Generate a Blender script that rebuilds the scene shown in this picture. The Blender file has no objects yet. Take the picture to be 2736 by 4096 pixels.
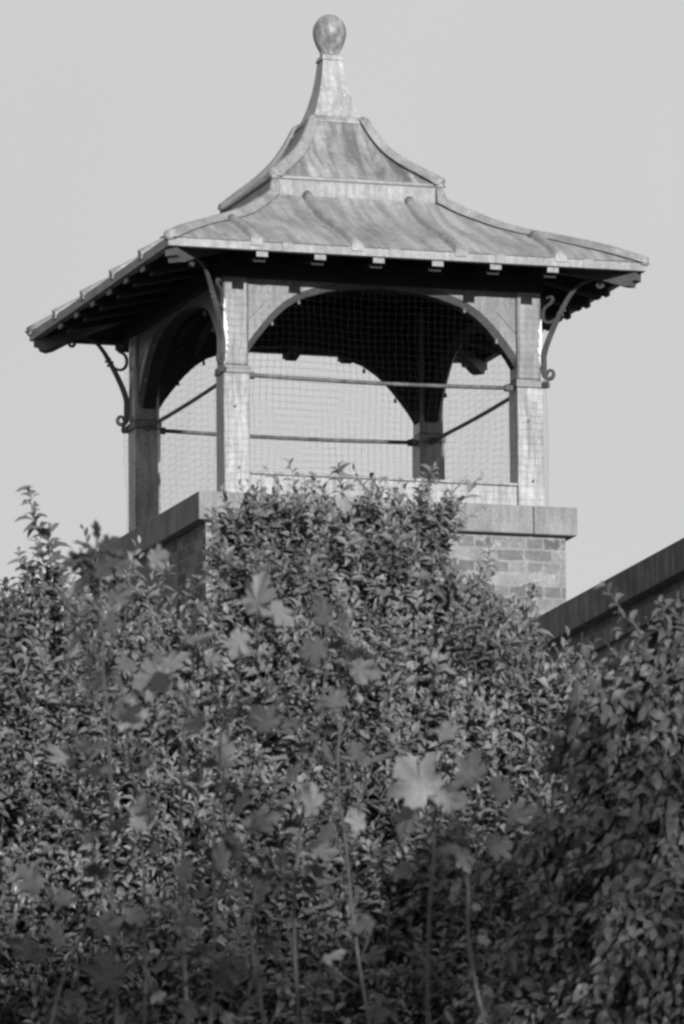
import bpy, math, random
import numpy as np
from mathutils import Vector, Matrix

S = bpy.context.scene
COL = S.collection
R = math.radians
rng = np.random.default_rng(7)
random.seed(7)

# ------------------------------------------------------------------ camera, sky, sun, exposure
AZ, EL, ROLL, DIST = 0.307, 0.172, -0.009, 56.0
FPX, PW, PH = 33860.0, 2736, 4096           # focal length in pixels of the photograph
F = np.array([math.sin(AZ) * math.cos(EL), math.cos(AZ) * math.cos(EL), math.sin(EL)])
R0 = np.array([math.cos(AZ), -math.sin(AZ), 0.0])
U0 = np.cross(R0, F)
cr, sr = math.cos(ROLL), math.sin(ROLL)
RX = cr * R0 + sr * U0
UY = -sr * R0 + cr * U0
CAM = RX * 0.061 + UY * (-0.670) - F * DIST
GROUND = -11.85                              # z = 0 is the iron collar of the cupola posts

cam = bpy.data.cameras.new('camera')
cam.sensor_fit = 'VERTICAL'
cam.sensor_height = 36.0
cam.sensor_width = 24.0
cam.lens = 36.0 * FPX / PH
cam.clip_start = 0.5
cam.clip_end = 20000
cam.dof.use_dof = True
cam.dof.focus_distance = 55.0
cam.dof.aperture_fstop = 9.5
co = bpy.data.objects.new('camera', cam)
COL.objects.link(co)
co.matrix_world = Matrix(((RX[0], UY[0], -F[0], CAM[0]), (RX[1], UY[1], -F[1], CAM[1]),
                          (RX[2], UY[2], -F[2], CAM[2]), (0, 0, 0, 1)))
S.camera = co

SUN_EL, SUN_PHI = R(10.5), R(0.4)            # low evening sun, almost square on to the cupola's front
sdir = Vector((math.sin(SUN_PHI) * math.cos(SUN_EL), -math.cos(SUN_PHI) * math.cos(SUN_EL), math.sin(SUN_EL)))
sun = bpy.data.lights.new('sun', 'SUN')
sun.energy = 2.0
sun.angle = R(0.53)
sun.color = (1, 1, 1)                        # black and white photograph
so = bpy.data.objects.new('sun', sun)
COL.objects.link(so)
so.rotation_euler = sdir.to_track_quat('Z', 'Y').to_euler()
so.location = (0, -30, 30)

w = bpy.data.worlds.new('World')
S.world = w
w.use_nodes = True
nt = w.node_tree
nt.nodes.clear()
sky = nt.nodes.new('ShaderNodeTexSky')
sky.sky_type = 'NISHITA'
sky.sun_disc = False
sky.sun_elevation = SUN_EL
sky.sun_rotation = math.atan2(sdir.x, sdir.y)
sky.air_density = 1.0
sky.dust_density = 2.5
bw = nt.nodes.new('ShaderNodeRGBToBW')
pw_ = nt.nodes.new('ShaderNodeMath'); pw_.operation = 'MINIMUM'; pw_.inputs[1].default_value = 1.95   # hazy even evening sky: glow levelled off
bg = nt.nodes.new('ShaderNodeBackground')
bg.inputs['Strength'].default_value = 0.15
wo = nt.nodes.new('ShaderNodeOutputWorld')
nt.links.new(sky.outputs[0], bw.inputs[0])
nt.links.new(bw.outputs[0], pw_.inputs[0])
tcw = nt.nodes.new('ShaderNodeTexCoord')
nzw = nt.nodes.new('ShaderNodeTexNoise'); nzw.inputs['Scale'].default_value = 7.0; nzw.inputs['Detail'].default_value = 3
nt.links.new(tcw.outputs['Generated'], nzw.inputs['Vector'])
mr = nt.nodes.new('ShaderNodeMapRange'); mr.inputs['From Min'].default_value = .3; mr.inputs['From Max'].default_value = .7
mr.inputs['To Min'].default_value = .955; mr.inputs['To Max'].default_value = 1.025     # faint thin haze
nt.links.new(nzw.outputs['Fac'], mr.inputs['Value'])
mlw = nt.nodes.new('ShaderNodeMath'); mlw.operation = 'MULTIPLY'
nt.links.new(pw_.outputs[0], mlw.inputs[0]); nt.links.new(mr.outputs[0], mlw.inputs[1])
nt.links.new(mlw.outputs[0], bg.inputs['Color'])
nt.links.new(bg.outputs[0], wo.inputs['Surface'])

S.render.engine = 'CYCLES'
S.view_settings.view_transform = 'Standard'
S.view_settings.look = 'None'
S.view_settings.gamma = 1
S.view_settings.exposure = 1.1
S.cycles.max_bounces = 5
S.cycles.pixel_filter_type = 'BLACKMAN_HARRIS'
S.cycles.filter_width = 2.7


def at(u, v, d):
    """world point seen at photograph pixel (u, v) at forward distance d from the camera"""
    return CAM + F * d + RX * ((u - PW / 2) * d / FPX) + UY * ((PH / 2 - v) * d / FPX)


# ------------------------------------------------------------------ materials (all greys)
def new_mat(name):
    m = bpy.data.materials.new(name)
    m.use_nodes = True
    return m, m.node_tree, m.node_tree.nodes['Principled BSDF']


def N(nt, typ, **kw):
    n = nt.nodes.new(typ)
    for k, v in kw.items():
        setattr(n, k, v)
    return n


def ramp(nt, stops):
    r = N(nt, 'ShaderNodeValToRGB')
    e = r.color_ramp.elements
    while len(e) < len(stops):
        e.new(0.5)
    for i, (p, c) in enumerate(stops):
        e[i].position = p
        e[i].color = (c, c, c, 1)
    return r


def coords(nt, scale=(1, 1, 1), rot=(0, 0, 0)):
    tc = N(nt, 'ShaderNodeTexCoord')
    mp = N(nt, 'ShaderNodeMapping')
    mp.inputs['Scale'].default_value = scale
    mp.inputs['Rotation'].default_value = rot
    nt.links.new(tc.outputs['Object'], mp.inputs['Vector'])
    return mp.outputs['Vector']


def noise(nt, vec, scale, detail=6, rough=0.6, dist=0.0):
    n = N(nt, 'ShaderNodeTexNoise')
    n.inputs['Scale'].default_value = scale
    n.inputs['Detail'].default_value = detail
    n.inputs['Roughness'].default_value = rough
    n.inputs['Distortion'].default_value = dist
    nt.links.new(vec, n.inputs['Vector'])
    return n.outputs['Fac']


def mixv(nt, a, b, fac, mode='MIX'):
    m = N(nt, 'ShaderNodeMix', data_type='RGBA', blend_type=mode)
    for sock, val in ((m.inputs[0], fac), (m.inputs[6], a), (m.inputs[7], b)):
        if isinstance(val, (int, float)):
            sock.default_value = val if sock == m.inputs[0] else (val, val, val, 1)
        else:
            nt.links.new(val, sock)
    return m.outputs[2]


def bump(nt, bs, h, strength, dist=0.01):
    b = N(nt, 'ShaderNodeBump')
    b.inputs['Strength'].default_value = strength
    b.inputs['Distance'].default_value = dist
    nt.links.new(h, b.inputs['Height'])
    nt.links.new(b.outputs[0], bs.inputs['Normal'])


def mat_surface(name, lo, hi, scale=3.0, stretch=(1, 1, 1), rough=0.6, fine=40, bumps=0.15, spots=None, streak=None, metal=0.0, clear=0):
    m, nt, b = new_mat(name)
    v = coords(nt, stretch)
    a = noise(nt, v, scale, 8, 0.65, 0.6)
    r = ramp(nt, [(0.32, lo), (0.5, (lo + hi) / 2), (0.68, hi)])
    nt.links.new(a, r.inputs[0])
    col = r.outputs[0]
    v2 = coords(nt)
    f = noise(nt, v2, fine, 6, 0.7)
    r2 = ramp(nt, [(0.3, 0.75), (0.7, 1.2)])
    nt.links.new(f, r2.inputs[0])
    col = mixv(nt, col, r2.outputs[0], 1.0, 'MULTIPLY')
    if streak:
        sc, amt, st = streak
        v3 = coords(nt, st)
        s = noise(nt, v3, sc, 5, 0.6, 0.3)
        r3 = ramp(nt, [(0.38, 1 - amt), (0.62, 1 + amt * 0.5)])
        nt.links.new(s, r3.inputs[0])
        col = mixv(nt, col, r3.outputs[0], 1.0, 'MULTIPLY')
    if spots:
        sc, thr, val = spots
        s = noise(nt, v2, sc, 4, 0.75, 0.8)
        r4 = ramp(nt, [(thr, 0.0), (thr + 0.05, 1.0)])
        nt.links.new(s, r4.inputs[0])
        col = mixv(nt, col, val, r4.outputs[0])
    nt.links.new(col, b.inputs['Base Color'])
    b.inputs['Roughness'].default_value = rough
    b.inputs['Metallic'].default_value = metal
    if clear:
        b.inputs['Coat Weight'].default_value = clear
        b.inputs['Coat Roughness'].default_value = 0.25
    bump(nt, b, f, bumps, 0.01)
    return m


M = {}
# lead: blotchy patina with run-off streaks; mapping stretches the streaks down the fall of each face
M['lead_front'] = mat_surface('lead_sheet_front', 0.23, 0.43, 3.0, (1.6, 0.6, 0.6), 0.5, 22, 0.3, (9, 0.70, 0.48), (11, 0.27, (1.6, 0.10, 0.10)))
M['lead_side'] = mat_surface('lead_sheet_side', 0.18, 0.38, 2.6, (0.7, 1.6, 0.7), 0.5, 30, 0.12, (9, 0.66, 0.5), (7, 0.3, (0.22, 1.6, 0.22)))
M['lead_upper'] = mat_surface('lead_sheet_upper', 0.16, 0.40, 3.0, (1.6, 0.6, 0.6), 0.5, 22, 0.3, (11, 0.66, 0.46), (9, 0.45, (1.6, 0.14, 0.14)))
M['lead_roll'] = mat_surface('lead_roll', 0.20, 0.38, 5.0, (1, 1, 1), 0.5, 30, 0.35, (18, .66, .16))
M['lead_band'] = mat_surface('lead_flashing', 0.21, 0.37, 5.0, (1, 1, 0.6), 0.5, 40, 0.3, (14, 0.64, 0.16), (16, 0.2, (1.5, 1.5, 0.2)))
M['lead_spire'] = mat_surface('lead_spire', 0.27, 0.46, 7.0, (1.3, 1.3, 0.6), 0.45, 45, 0.15, (16, 0.63, 0.6), (20, 0.2, (1.5, 1.5, 0.3)))
M['lead_ball'] = mat_surface('lead_ball', 0.12, 0.44, 9.0, (1, 1, 0.5), 0.42, 45, 0.15, (14, 0.62, 0.5), (22, 0.35, (1.5, 1.5, 0.25)))
M['paint_low'] = mat_surface('weathered_white_paint', 0.24, 0.42, 5.0, (1.5, 1.5, 0.6), 0.45, 30, 0.3, (10, 0.66, 0.14), (14, 0.32, (1.5, 1.5, 0.2)), clear=0.3)
M['paint_up'] = mat_surface('grey_gloss_paint', 0.14, 0.26, 6.0, (1.5, 1.5, 0.5), 0.38, 14, 0.25, (15, 0.66, 0.62), (14, 0.25, (1.5, 1.5, 0.25)), clear=0.6)
M['panel'] = mat_surface('painted_boards', 0.13, 0.22, 5.0, (1.5, 1.5, 0.6), 0.4, 30, 0.25, (16, 0.69, 0.5), (18, 0.2, (1.5, 1.5, 0.2)), clear=0.3)
M['trim'] = mat_surface('arch_edge_paint', 0.085, 0.12, 5.0, (1, 1, 1), 0.5, 40, 0.15)
M['collar'] = mat_surface('iron_band_paint', 0.15, 0.22, 9.0, (1, 1, 1), 0.4, 50, 0.3)
M['iron'] = mat_surface('painted_ironwork', 0.06, 0.11, 10.0, (1, 1, 1), 0.4, 60, 0.3)
M['bar'] = mat_surface('rusty_bar', 0.05, 0.2, 16.0, (1, 1, 1), 0.5, 60, 0.4, (28, 0.66, 0.5))
M['tail'] = mat_surface('rafter_end_paint', 0.2, 0.36, 14.0, (1, 1, 1), 0.55, 40, 0.3)
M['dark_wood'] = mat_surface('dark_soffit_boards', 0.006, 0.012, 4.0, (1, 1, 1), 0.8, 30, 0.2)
M['stone'] = mat_surface('stone_coping', 0.22, 0.31, 4.0, (1, 1, 1), 0.8, 50, 0.4, (13, .7, .12), (10, 0.22, (1.5, 1.5, 0.25)))
M['stone_dark'] = mat_surface('dark_stone_coping', 0.10, 0.19, 4.0, (1, 1, 1), 0.85, 40, 0.4, (12, .68, .22), (10, 0.4, (1.5, 1.5, 0.2)))  # darker streaked stone for the wing and main block
M['rafter_dark'] = mat_surface('shade_dark_rafters', 0.010, 0.02, 4.0, (1, 1, 1), 0.7, 30, 0.2)  # near black: shade under the eaves put into the rafter colour
M['midwood'] = mat_surface('worn_rafter_paint', 0.08, 0.13, 6.0, (1, 1, 1), 0.6, 30, 0.2)
M['inner'] = mat_surface('dark_inner_boards', 0.010, 0.022, 4.0, (1, 1, 1), 0.8, 30, 0.2)  # near black: interior shade put into the board colour
M['net'] = mat_surface('netting_twine', 0.015, 0.03, 5.0, (1, 1, 1), 0.8, 20, 0.0)
M['ground'] = mat_surface('grass_ground', 0.05, 0.09, 0.4, (1, 1, 1), 0.95, 6, 0.3)
M['roofing'] = mat_surface('flat_roof_felt', 0.06, 0.09, 2, (1, 1, 1), 0.9, 20, 0.2)


def mat_brick(name, lo, hi, mortar):
    m, nt, b = new_mat(name)
    tc = N(nt, 'ShaderNodeTexCoord')
    sx = N(nt, 'ShaderNodeSeparateXYZ')
    nt.links.new(tc.outputs['Object'], sx.inputs[0])
    ad = N(nt, 'ShaderNodeMath', operation='ADD')
    nt.links.new(sx.outputs[0], ad.inputs[0]); nt.links.new(sx.outputs[1], ad.inputs[1])
    cb = N(nt, 'ShaderNodeCombineXYZ')
    nt.links.new(ad.outputs[0], cb.inputs[0]); nt.links.new(sx.outputs[2], cb.inputs[1])
    # wobble the joints a little
    wn = N(nt, 'ShaderNodeTexNoise'); wn.inputs['Scale'].default_value = 9
    nt.links.new(tc.outputs['Object'], wn.inputs['Vector'])
    sc = N(nt, 'ShaderNodeVectorMath', operation='SCALE'); sc.inputs['Scale'].default_value = 0.014
    nt.links.new(wn.outputs['Color'], sc.inputs[0])
    av = N(nt, 'ShaderNodeVectorMath', operation='ADD')
    nt.links.new(cb.outputs[0], av.inputs[0]); nt.links.new(sc.outputs[0], av.inputs[1])
    br = N(nt, 'ShaderNodeTexBrick')
    br.offset = 0.5
    br.offset_frequency = 2
    br.squash = 0.62
    br.squash_frequency = 2
    br.inputs['Color1'].default_value = (lo,) * 3 + (1,)
    br.inputs['Color2'].default_value = (hi,) * 3 + (1,)
    br.inputs['Mortar'].default_value = (mortar,) * 3 + (1,)
    br.inputs['Scale'].default_value = 1
    br.inputs['Mortar Size'].default_value = 0.008
    br.inputs['Mortar Smooth'].default_value = 0.4
    br.inputs['Bias'].default_value = 0.0
    br.inputs['Brick Width'].default_value = 0.19
    br.inputs['Row Height'].default_value = 0.079
    nt.links.new(av.outputs[0], br.inputs['Vector'])
    v = coords(nt)
    f = noise(nt, v, 30, 8, 0.7)
    r2 = ramp(nt, [(0.3, 0.75), (0.7, 1.25)])
    nt.links.new(f, r2.inputs[0])
    g = noise(nt, v, 3.5, 5, 0.6)
    r3 = ramp(nt, [(0.35, 0.82), (0.65, 1.2)])
    nt.links.new(g, r3.inputs[0])
    col = mixv(nt, mixv(nt, br.outputs[0], r2.outputs[0], 1, 'MULTIPLY'), r3.outputs[0], 1, 'MULTIPLY')
    # lime bloom that lies over some joints and faces
    s = noise(nt, v, 11, 6, 0.7, 1.0)
    r4 = ramp(nt, [(0.56, 0), (0.66, 0.7)])
    nt.links.new(s, r4.inputs[0])
    col = mixv(nt, col, hi * 1.5, r4.outputs[0])
    nt.links.new(col, b.inputs['Base Color'])
    b.inputs['Roughness'].default_value = 0.9
    bump(nt, b, br.outputs['Fac'], -0.5, 0.01)
    return m


M['brick'] = mat_brick('brickwork', 0.10, 0.28, 0.25)
M['brick_dark'] = mat_brick('dark_brickwork', 0.10, 0.16, 0.11)  # darker brick for the wing and main block


def mat_leaf(name, lo, hi, rough=0.45, trans=0.12, spec=0.5):
    m, nt, b = new_mat(name)
    at_ = N(nt, 'ShaderNodeAttribute', attribute_name='tone')
    r = ramp(nt, [(0.0, lo), (1.0, hi)])
    nt.links.new(at_.outputs['Fac'], r.inputs[0])
    v = coords(nt)
    f = noise(nt, v, 60, 3, 0.6)
    r2 = ramp(nt, [(0.3, 0.85), (0.7, 1.15)])
    nt.links.new(f, r2.inputs[0])
    col = mixv(nt, r.outputs[0], r2.outputs[0], 1, 'MULTIPLY')
    nt.links.new(col, b.inputs['Base Color'])
    b.inputs['Roughness'].default_value = rough
    b.inputs['Specular IOR Level'].default_value = spec
    tr = N(nt, 'ShaderNodeBsdfTranslucent')
    nt.links.new(col, tr.inputs['Color'])
    mx = N(nt, 'ShaderNodeMixShader')
    mx.inputs[0].default_value = trans
    out = nt.nodes['Material Output']
    nt.links.new(b.outputs[0], mx.inputs[1]); nt.links.new(tr.outputs[0], mx.inputs[2])
    nt.links.new(mx.outputs[0], out.inputs['Surface'])
    return m


M['leaf_glossy'] = mat_leaf('glossy_leaf', 0.06, 0.2, 0.36, 0.06, 0.5)
M['leaf_privet'] = mat_leaf('evergreen_leaf', 0.07, 0.25, 0.5, 0.08, 0.45)
M['leaf_broad'] = mat_leaf('broad_leaf', 0.06, 0.18, 0.5, 0.12, 0.4)
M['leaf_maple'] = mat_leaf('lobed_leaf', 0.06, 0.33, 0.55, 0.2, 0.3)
M['leaf_shade_tree'] = mat_leaf('shade_tree_leaf', 0.05, 0.1, 0.6, 0.1, 0.3)
M['twig'] = mat_surface('twig_bark', 0.08, 0.14, 12, (1, 1, 1), 0.8, 50, 0.2)
M['stem'] = mat_surface('green_stem', 0.05, 0.12, 12, (1, 1, 1), 0.6, 50, 0.1)
M['bark'] = mat_surface('bark', 0.06, 0.12, 6, (1, 1, 0.3), 0.9, 30, 0.5)


# ------------------------------------------------------------------ mesh building
class MB:
    def __init__(s):
        s.v = []; s.f = []

    def add(s, vs, fs):
        o = len(s.v)
        s.v += [tuple(map(float, p)) for p in vs]
        s.f += [tuple(i + o for i in f) for f in fs]
        return s

    def box(s, x0, x1, y0, y1, z0, z1):
        return s.hexa([(x0, y0, z0), (x1, y0, z0), (x1, y1, z0), (x0, y1, z0), (x0, y0, z1), (x1, y0, z1), (x1, y1, z1), (x0, y1, z1)])

    def hexa(s, v):
        return s.add(v, [(0, 3, 2, 1), (4, 5, 6, 7), (0, 1, 5, 4), (1, 2, 6, 5), (2, 3, 7, 6), (3, 0, 4, 7)])

    def sweep(s, pts, prof, up=(0, 0, 1), radii=None, cap=True):
        """sweep a closed profile (list of (side, up) offsets) along pts"""
        pts = [Vector(p) for p in pts]
        n = len(pts); k = len(prof); vs = []
        up = Vector(up)
        for i, p in enumerate(pts):
            t = (pts[min(i + 1, n - 1)] - pts[max(i - 1, 0)]).normalized()
            u = up - t * up.dot(t)
            if u.length < 1e-4:
                u = Vector((1, 0, 0)) - t * t.x
            u.normalize()
            sd = t.cross(u)
            q = radii[i] if radii else 1.0
            for (a, b) in prof:
                vs.append(p + sd * a * q + u * b * q)
        fs = []
        for i in range(n - 1):
            for j in range(k):
                j2 = (j + 1) % k
                fs.append((i * k + j, i * k + j2, (i + 1) * k + j2, (i + 1) * k + j))
        if cap:
            fs.append(tuple(range(k - 1, -1, -1)))
            fs.append(tuple((n - 1) * k + j for j in range(k)))
        return s.add(vs, fs)

    def tube(s, pts, r, k=8, radii=None, up=(0, 0, 1)):
        prof = [(r * math.cos(2 * math.pi * j / k), r * math.sin(2 * math.pi * j / k)) for j in range(k)]
        return s.sweep(pts, prof, up, radii)

    def lathe(s, c, prof, k=32):
        vs = []; fs = []
        for (r, z) in prof:
            for j in range(k):
                a = 2 * math.pi * j / k
                vs.append((c[0] + r * math.cos(a), c[1] + r * math.sin(a), c[2] + z))
        for i in range(len(prof) - 1):
            for j in range(k):
                j2 = (j + 1) % k
                fs.append((i * k + j, i * k + j2, (i + 1) * k + j2, (i + 1) * k + j))
        fs.append(tuple(range(k - 1, -1, -1)))
        fs.append(tuple((len(prof) - 1) * k + j for j in range(k)))
        return s.add(vs, fs)

    def build(s, name, mat, parent=None, smooth=False, bevel=0.0, wobble=0.0):
        me = bpy.data.meshes.new(name)
        off = Vector(world_loc(parent)) if parent else Vector((0, 0, 0))
        me.from_pydata([tuple(Vector(p) - off) for p in s.v], [], s.f)
        me.validate()
        me.update()
        if smooth:
            me.polygons.foreach_set('use_smooth', [True] * len(me.polygons))
        o = bpy.data.objects.new(name, me)
        me.materials.append(mat)
        COL.objects.link(o)
        if parent:
            o.parent = parent
        if bevel:
            b = o.modifiers.new('bevel', 'BEVEL')
            b.width = bevel; b.segments = 2; b.limit_method = 'ANGLE'; b.angle_limit = R(40)
        return o


def world_loc(o):
    p = Vector((0, 0, 0))
    while o:
        p += o.location
        o = o.parent
    return p


def tag(o, label=None, cat=None, group=None, kind=None):
    for k, v in (('label', label), ('category', cat), ('group', group), ('kind', kind)):
        if v:
            o[k] = v
    return o


def empty(name, loc, label, cat, group=None):
    o = bpy.data.objects.new(name, None)
    COL.objects.link(o)
    o.location = loc
    o.empty_display_size = 0.3
    return tag(o, label, cat, group)


def interp(x, xs, ys):
    return float(np.interp(x, xs, ys))


# ------------------------------------------------------------------ ground
g = MB().add([(-6000, -6000, GROUND), (6000, -6000, GROUND), (6000, 6000, GROUND), (-6000, 6000, GROUND)], [(0, 1, 2, 3)]).build('ground', M['ground'])
tag(g, kind='structure')

# ------------------------------------------------------------------ cupola
PX, PY = 1.0, 1.026        # post centres
PWH = 0.089                # half width of a post
cup = empty('cupola', (0, 0, -3.6), 'open timber cupola with lead ogee roof and ball on a brick base', 'cupola')

# brick base and stone coping (blocks with narrow joints)
BX, BY0, BY1 = 1.222, -1.135, 1.235
MB().box(-BX, BX, BY0, BY1, -3.6, -0.984).build('brick_base', M['brick'], cup)
cop = MB()
CX, CY0, CY1, CZ0, CZ1 = 1.285, -1.2, 1.3, -0.983, -0.798
W_ = 0.30
gp = 0.0025
fx = [-CX, -0.62, 0.12, 0.985, CX]
for a, b in zip(fx[:-1], fx[1:]):
    cop.box(a + (gp if a > -CX else 0), b - (gp if b < CX else 0), CY0, CY0 + W_, CZ0, CZ1)
    cop.box(a + (gp if a > -CX else 0), b - (gp if b < CX else 0), CY1 - W_, CY1, CZ0, CZ1)
for x0, x1 in ((-CX, -CX + W_), (CX - W_, CX)):
    ys = [CY0 + W_, CY0 + 0.75, CY0 + 1.5, CY1 - W_]
    for a, b in zip(ys[:-1], ys[1:]):
        cop.box(x0, x1, a + 2 * gp, b - gp, CZ0, CZ1)
cop.build('stone_coping', M['stone'], cup, bevel=0.006)
MB().box(-CX + W_ + .003, CX - W_ - .003, CY0 + W_ + .003, CY1 - W_ - .003, -0.95, -0.82).build('base_deck', M['roofing'], cup)

# posts, iron collars, bolts
for sx in (-1, 1):
    for sy in (-1, 1):
        cx, cy = sx * PX, sy * PY
        h = PWH
        p = MB().box(cx - h, cx + h, cy - h, cy + h, CZ1, 0.001).build('post', M['paint_low'], cup, bevel=0.008)
        MB().box(cx - h + .004, cx + h - .004, cy - h + .004, cy + h - .004, 0.05, 0.90).build('post_head', M['paint_up'], p, bevel=0.016)
        MB().box(cx - h - .006, cx + h + .006, cy - h - .006, cy + h + .006, 0.001, 0.052).build('iron_collar', M['collar'], p, bevel=0.004)
        # corner lug with a bolt on the outer corner of the collar
        d = Vector((sx, sy, 0)).normalized()
        q = Vector((cx + sx * (h + .004), cy + sy * (h + .004), 0.02))
        MB().tube([q - d * 0.005, q + d * 0.035], 0.024, 10).build('collar_lug', M['iron'], p, smooth=False, bevel=0.003)
        # nail holes and net pegs on the post faces
        for zz, dx in ((-0.22, -0.015), (-0.62, 0.01)):
            MB().tube([(cx + dx, cy + sy * (h - .002), zz), (cx + dx, cy + sy * (h + .016), zz)], 0.008, 6).build('net_peg', M['bar'], p)

# near-white strips that paint sun glints onto two post corners
M['glint'] = mat_surface('glint_white', 0.75, 0.9, 9, (1, 1, .4), 0.25, 40, 0.6, clear=.5)


def glint_strip(cx, sgn, z0, z1, wmax, seed):
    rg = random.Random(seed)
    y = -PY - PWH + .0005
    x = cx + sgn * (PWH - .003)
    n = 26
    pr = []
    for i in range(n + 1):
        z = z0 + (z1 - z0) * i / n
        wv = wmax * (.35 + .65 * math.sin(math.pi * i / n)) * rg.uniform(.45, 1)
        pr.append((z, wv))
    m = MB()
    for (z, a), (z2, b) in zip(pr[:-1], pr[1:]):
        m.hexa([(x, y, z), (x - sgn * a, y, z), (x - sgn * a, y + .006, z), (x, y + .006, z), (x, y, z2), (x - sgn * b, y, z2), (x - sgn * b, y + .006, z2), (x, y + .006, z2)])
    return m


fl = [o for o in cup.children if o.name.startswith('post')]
glint_strip(-PX, -1, .06, .42, .036, 3).build('painted_glint', M['glint'], fl[0])
glint_strip(-PX, -1, .41, .50, .020, 8).build('painted_glint', M['glint'], fl[0])
glint_strip(PX, 1, .14, .46, .034, 5).build('painted_glint', M['glint'], fl[2])
glint_strip(PX, 1, .05, .12, .014, 9).build('painted_glint', M['glint'], fl[2])

# sill boards between posts
for sy in (-1, 1):
    MB().box(-PX + PWH + .002, PX - PWH - .002, sy * PY - 0.075, sy * PY + 0.075, CZ1, -0.655).build('sill_board', M['paint_low'], cup, bevel=0.008)
    MB().box(-PX + PWH + .002, PX - PWH - .002, sy * PY - 0.085, sy * PY + 0.085, -0.654, -0.636).build('sill_cap', M['paint_low'], cup, bevel=0.005)
for sx in (-1, 1):
    MB().box(sx * PX - 0.07, sx * PX + 0.07, -PY + PWH + .002, PY - PWH - .002, CZ1, -0.772).build('sill_board', M['paint_low'], cup, bevel=0.006)

# arch panels
AU = [0, .2, .4, .595, .72, .813, .9, .96, 1.0]
AZH = [.48, .472, .445, .388, .315, .232, .135, .062, 0.0]
SPR = 0.135


def arch_z(u):
    return SPR + interp(abs(u), AU, AZH)


def arch(axis, side):
    half = (PX if axis == 'x' else PY) - PWH + 0.001
    c = (PY if axis == 'x' else PX)
    nseg = 44
    us = [math.sin(math.pi / 2 * (-1 + 2 * i / nseg)) for i in range(nseg + 1)]
    y_out = c + 0.066
    y_in = c - 0.05
    top = 0.90

    def P(a, o, z):
        return (a, side * o, z) if axis == 'x' else (side * o, a, z)
    pm = MB(); tm = MB(); im = MB()
    L = []
    cw = 0.042
    for i, u in enumerate(us):
        a = u * half
        z = arch_z(u)
        # normal of the curve, to set the chamfer's outer line
        u0, u1 = max(-1, u - .02), min(1, u + .02)
        t = Vector(((u1 - u0) * half, arch_z(u1) - arch_z(u0))).normalized()
        n = Vector((-t.y, t.x))
        ao = max(-half, min(half, a + n.x * cw)); zo = z + n.y * cw + (0.02 if abs(u) > .99 else 0)
        L.append((a, z, ao, zo))
    for (a, z, ao, zo), (a2, z2, ao2, zo2) in zip(L[:-1], L[1:]):
        pm.add([P(ao, y_out, zo), P(ao2, y_out, zo2), P(ao2, y_out, top), P(ao, y_out, top)], [(0, 1, 2, 3)])
        im.add([P(a, y_in, z), P(a2, y_in, z2), P(a2, y_in, top), P(a, y_in, top)], [(3, 2, 1, 0)])
        tm.add([P(a, y_out - .03, z), P(a2, y_out - .03, z2), P(ao2, y_out, zo2), P(ao, y_out, zo)], [(0, 1, 2, 3)])
        im.add([P(a, y_in, z), P(a2, y_in, z2), P(a2, y_out - .03, z2), P(a, y_out - .03, z)], [(0, 1, 2, 3)])
    o = pm.build('arch_panel', M['panel'], cup)
    tm.build('arch_edge', M['trim'], o)
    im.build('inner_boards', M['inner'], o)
    # little hooks that hold the net, spaced round the curve
    for u in (-.82, -.62, .62, .86):
        a = u * half; z = arch_z(u)
        b = P(a, y_out - .012, z - .018)
        hk = MB().lathe(b, [(0.004, -.012), (.011, -.008), (.012, 0), (.009, .008), (.006, .02)], 10)
        hk.build('net_hook', M['paint_up'], o, smooth=True)
    # board joints: thin battens low on the haunches
    for s_ in (-1, 1):
        a0 = s_ * (half - .0); a1 = s_ * (half - .13)
        e = y_out + .003
        MB().hexa([P(a0 - s_ * .002, y_out + .0005, .36), P(a0 - s_ * .002, e, .36), P(a1, e, .49), P(a1, y_out + .0005, .49),
                   P(a0 - s_ * .002, y_out + .0005, .368), P(a0 - s_ * .002, e, .368), P(a1, e, .498), P(a1, y_out + .0005, .498)]).build('board_joint', M['trim'], o)


for side in (-1, 1):
    arch('x', side)
    arch('y', side)

# dark beam added under the eaves to deepen the shade they cast
m = MB()
px_, py_ = PX + PWH + .012, PY + PWH + .012
m.box(-px_, px_, -py_, -py_ + .1, .632, .93)
MB().box(-px_, px_, py_ - .1, py_, .632, .93).build('shade_beam', M['inner'], cup, bevel=.006)
m.build('shade_beam', M['inner'], cup, bevel=.006)
m = MB()
m.box(-px_, -px_ + .1, -py_ + .101, py_ - .101, .632, .93)
m.build('shade_beam', M['inner'], cup, bevel=.006)
MB().box(px_ - .1, px_, -py_ + .101, py_ - .101, .632, .93).build('shade_beam', M['inner'], cup, bevel=.006)

# tie bars between collars, with sockets
for sy in (-1, 1):
    b = MB().tube([(-PX + PWH + (2 * i / 10) * (PX - PWH), sy * (PY + .0), 0.008 - .012 * math.sin(math.pi * i / 10)) for i in range(11)], 0.0135, 10).build('tie_bar', M['bar'], cup, smooth=True)
    for sx in (-1, 1):
        x = sx * (PX - PWH)
        MB().tube([(x, sy * PY, 0.006), (x - sx * .055, sy * PY, 0.006)], 0.024, 10).build('bar_socket', M['bar'], b)
for sx in (-1, 1):
    b = MB().tube([(sx * PX, -PY + PWH + (2 * i / 10) * (PY - PWH), 0.008 - .01 * math.sin(math.pi * i / 10)) for i in range(11)], 0.0135, 10).build('tie_bar', M['bar'], cup, smooth=True)
    for sy in (-1, 1):
        y = sy * (PY - PWH)
        MB().tube([(sx * PX, y, 0.006), (sx * PX, y - sy * .055, 0.006)], 0.024, 10).build('bar_socket', M['bar'], b)

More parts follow.
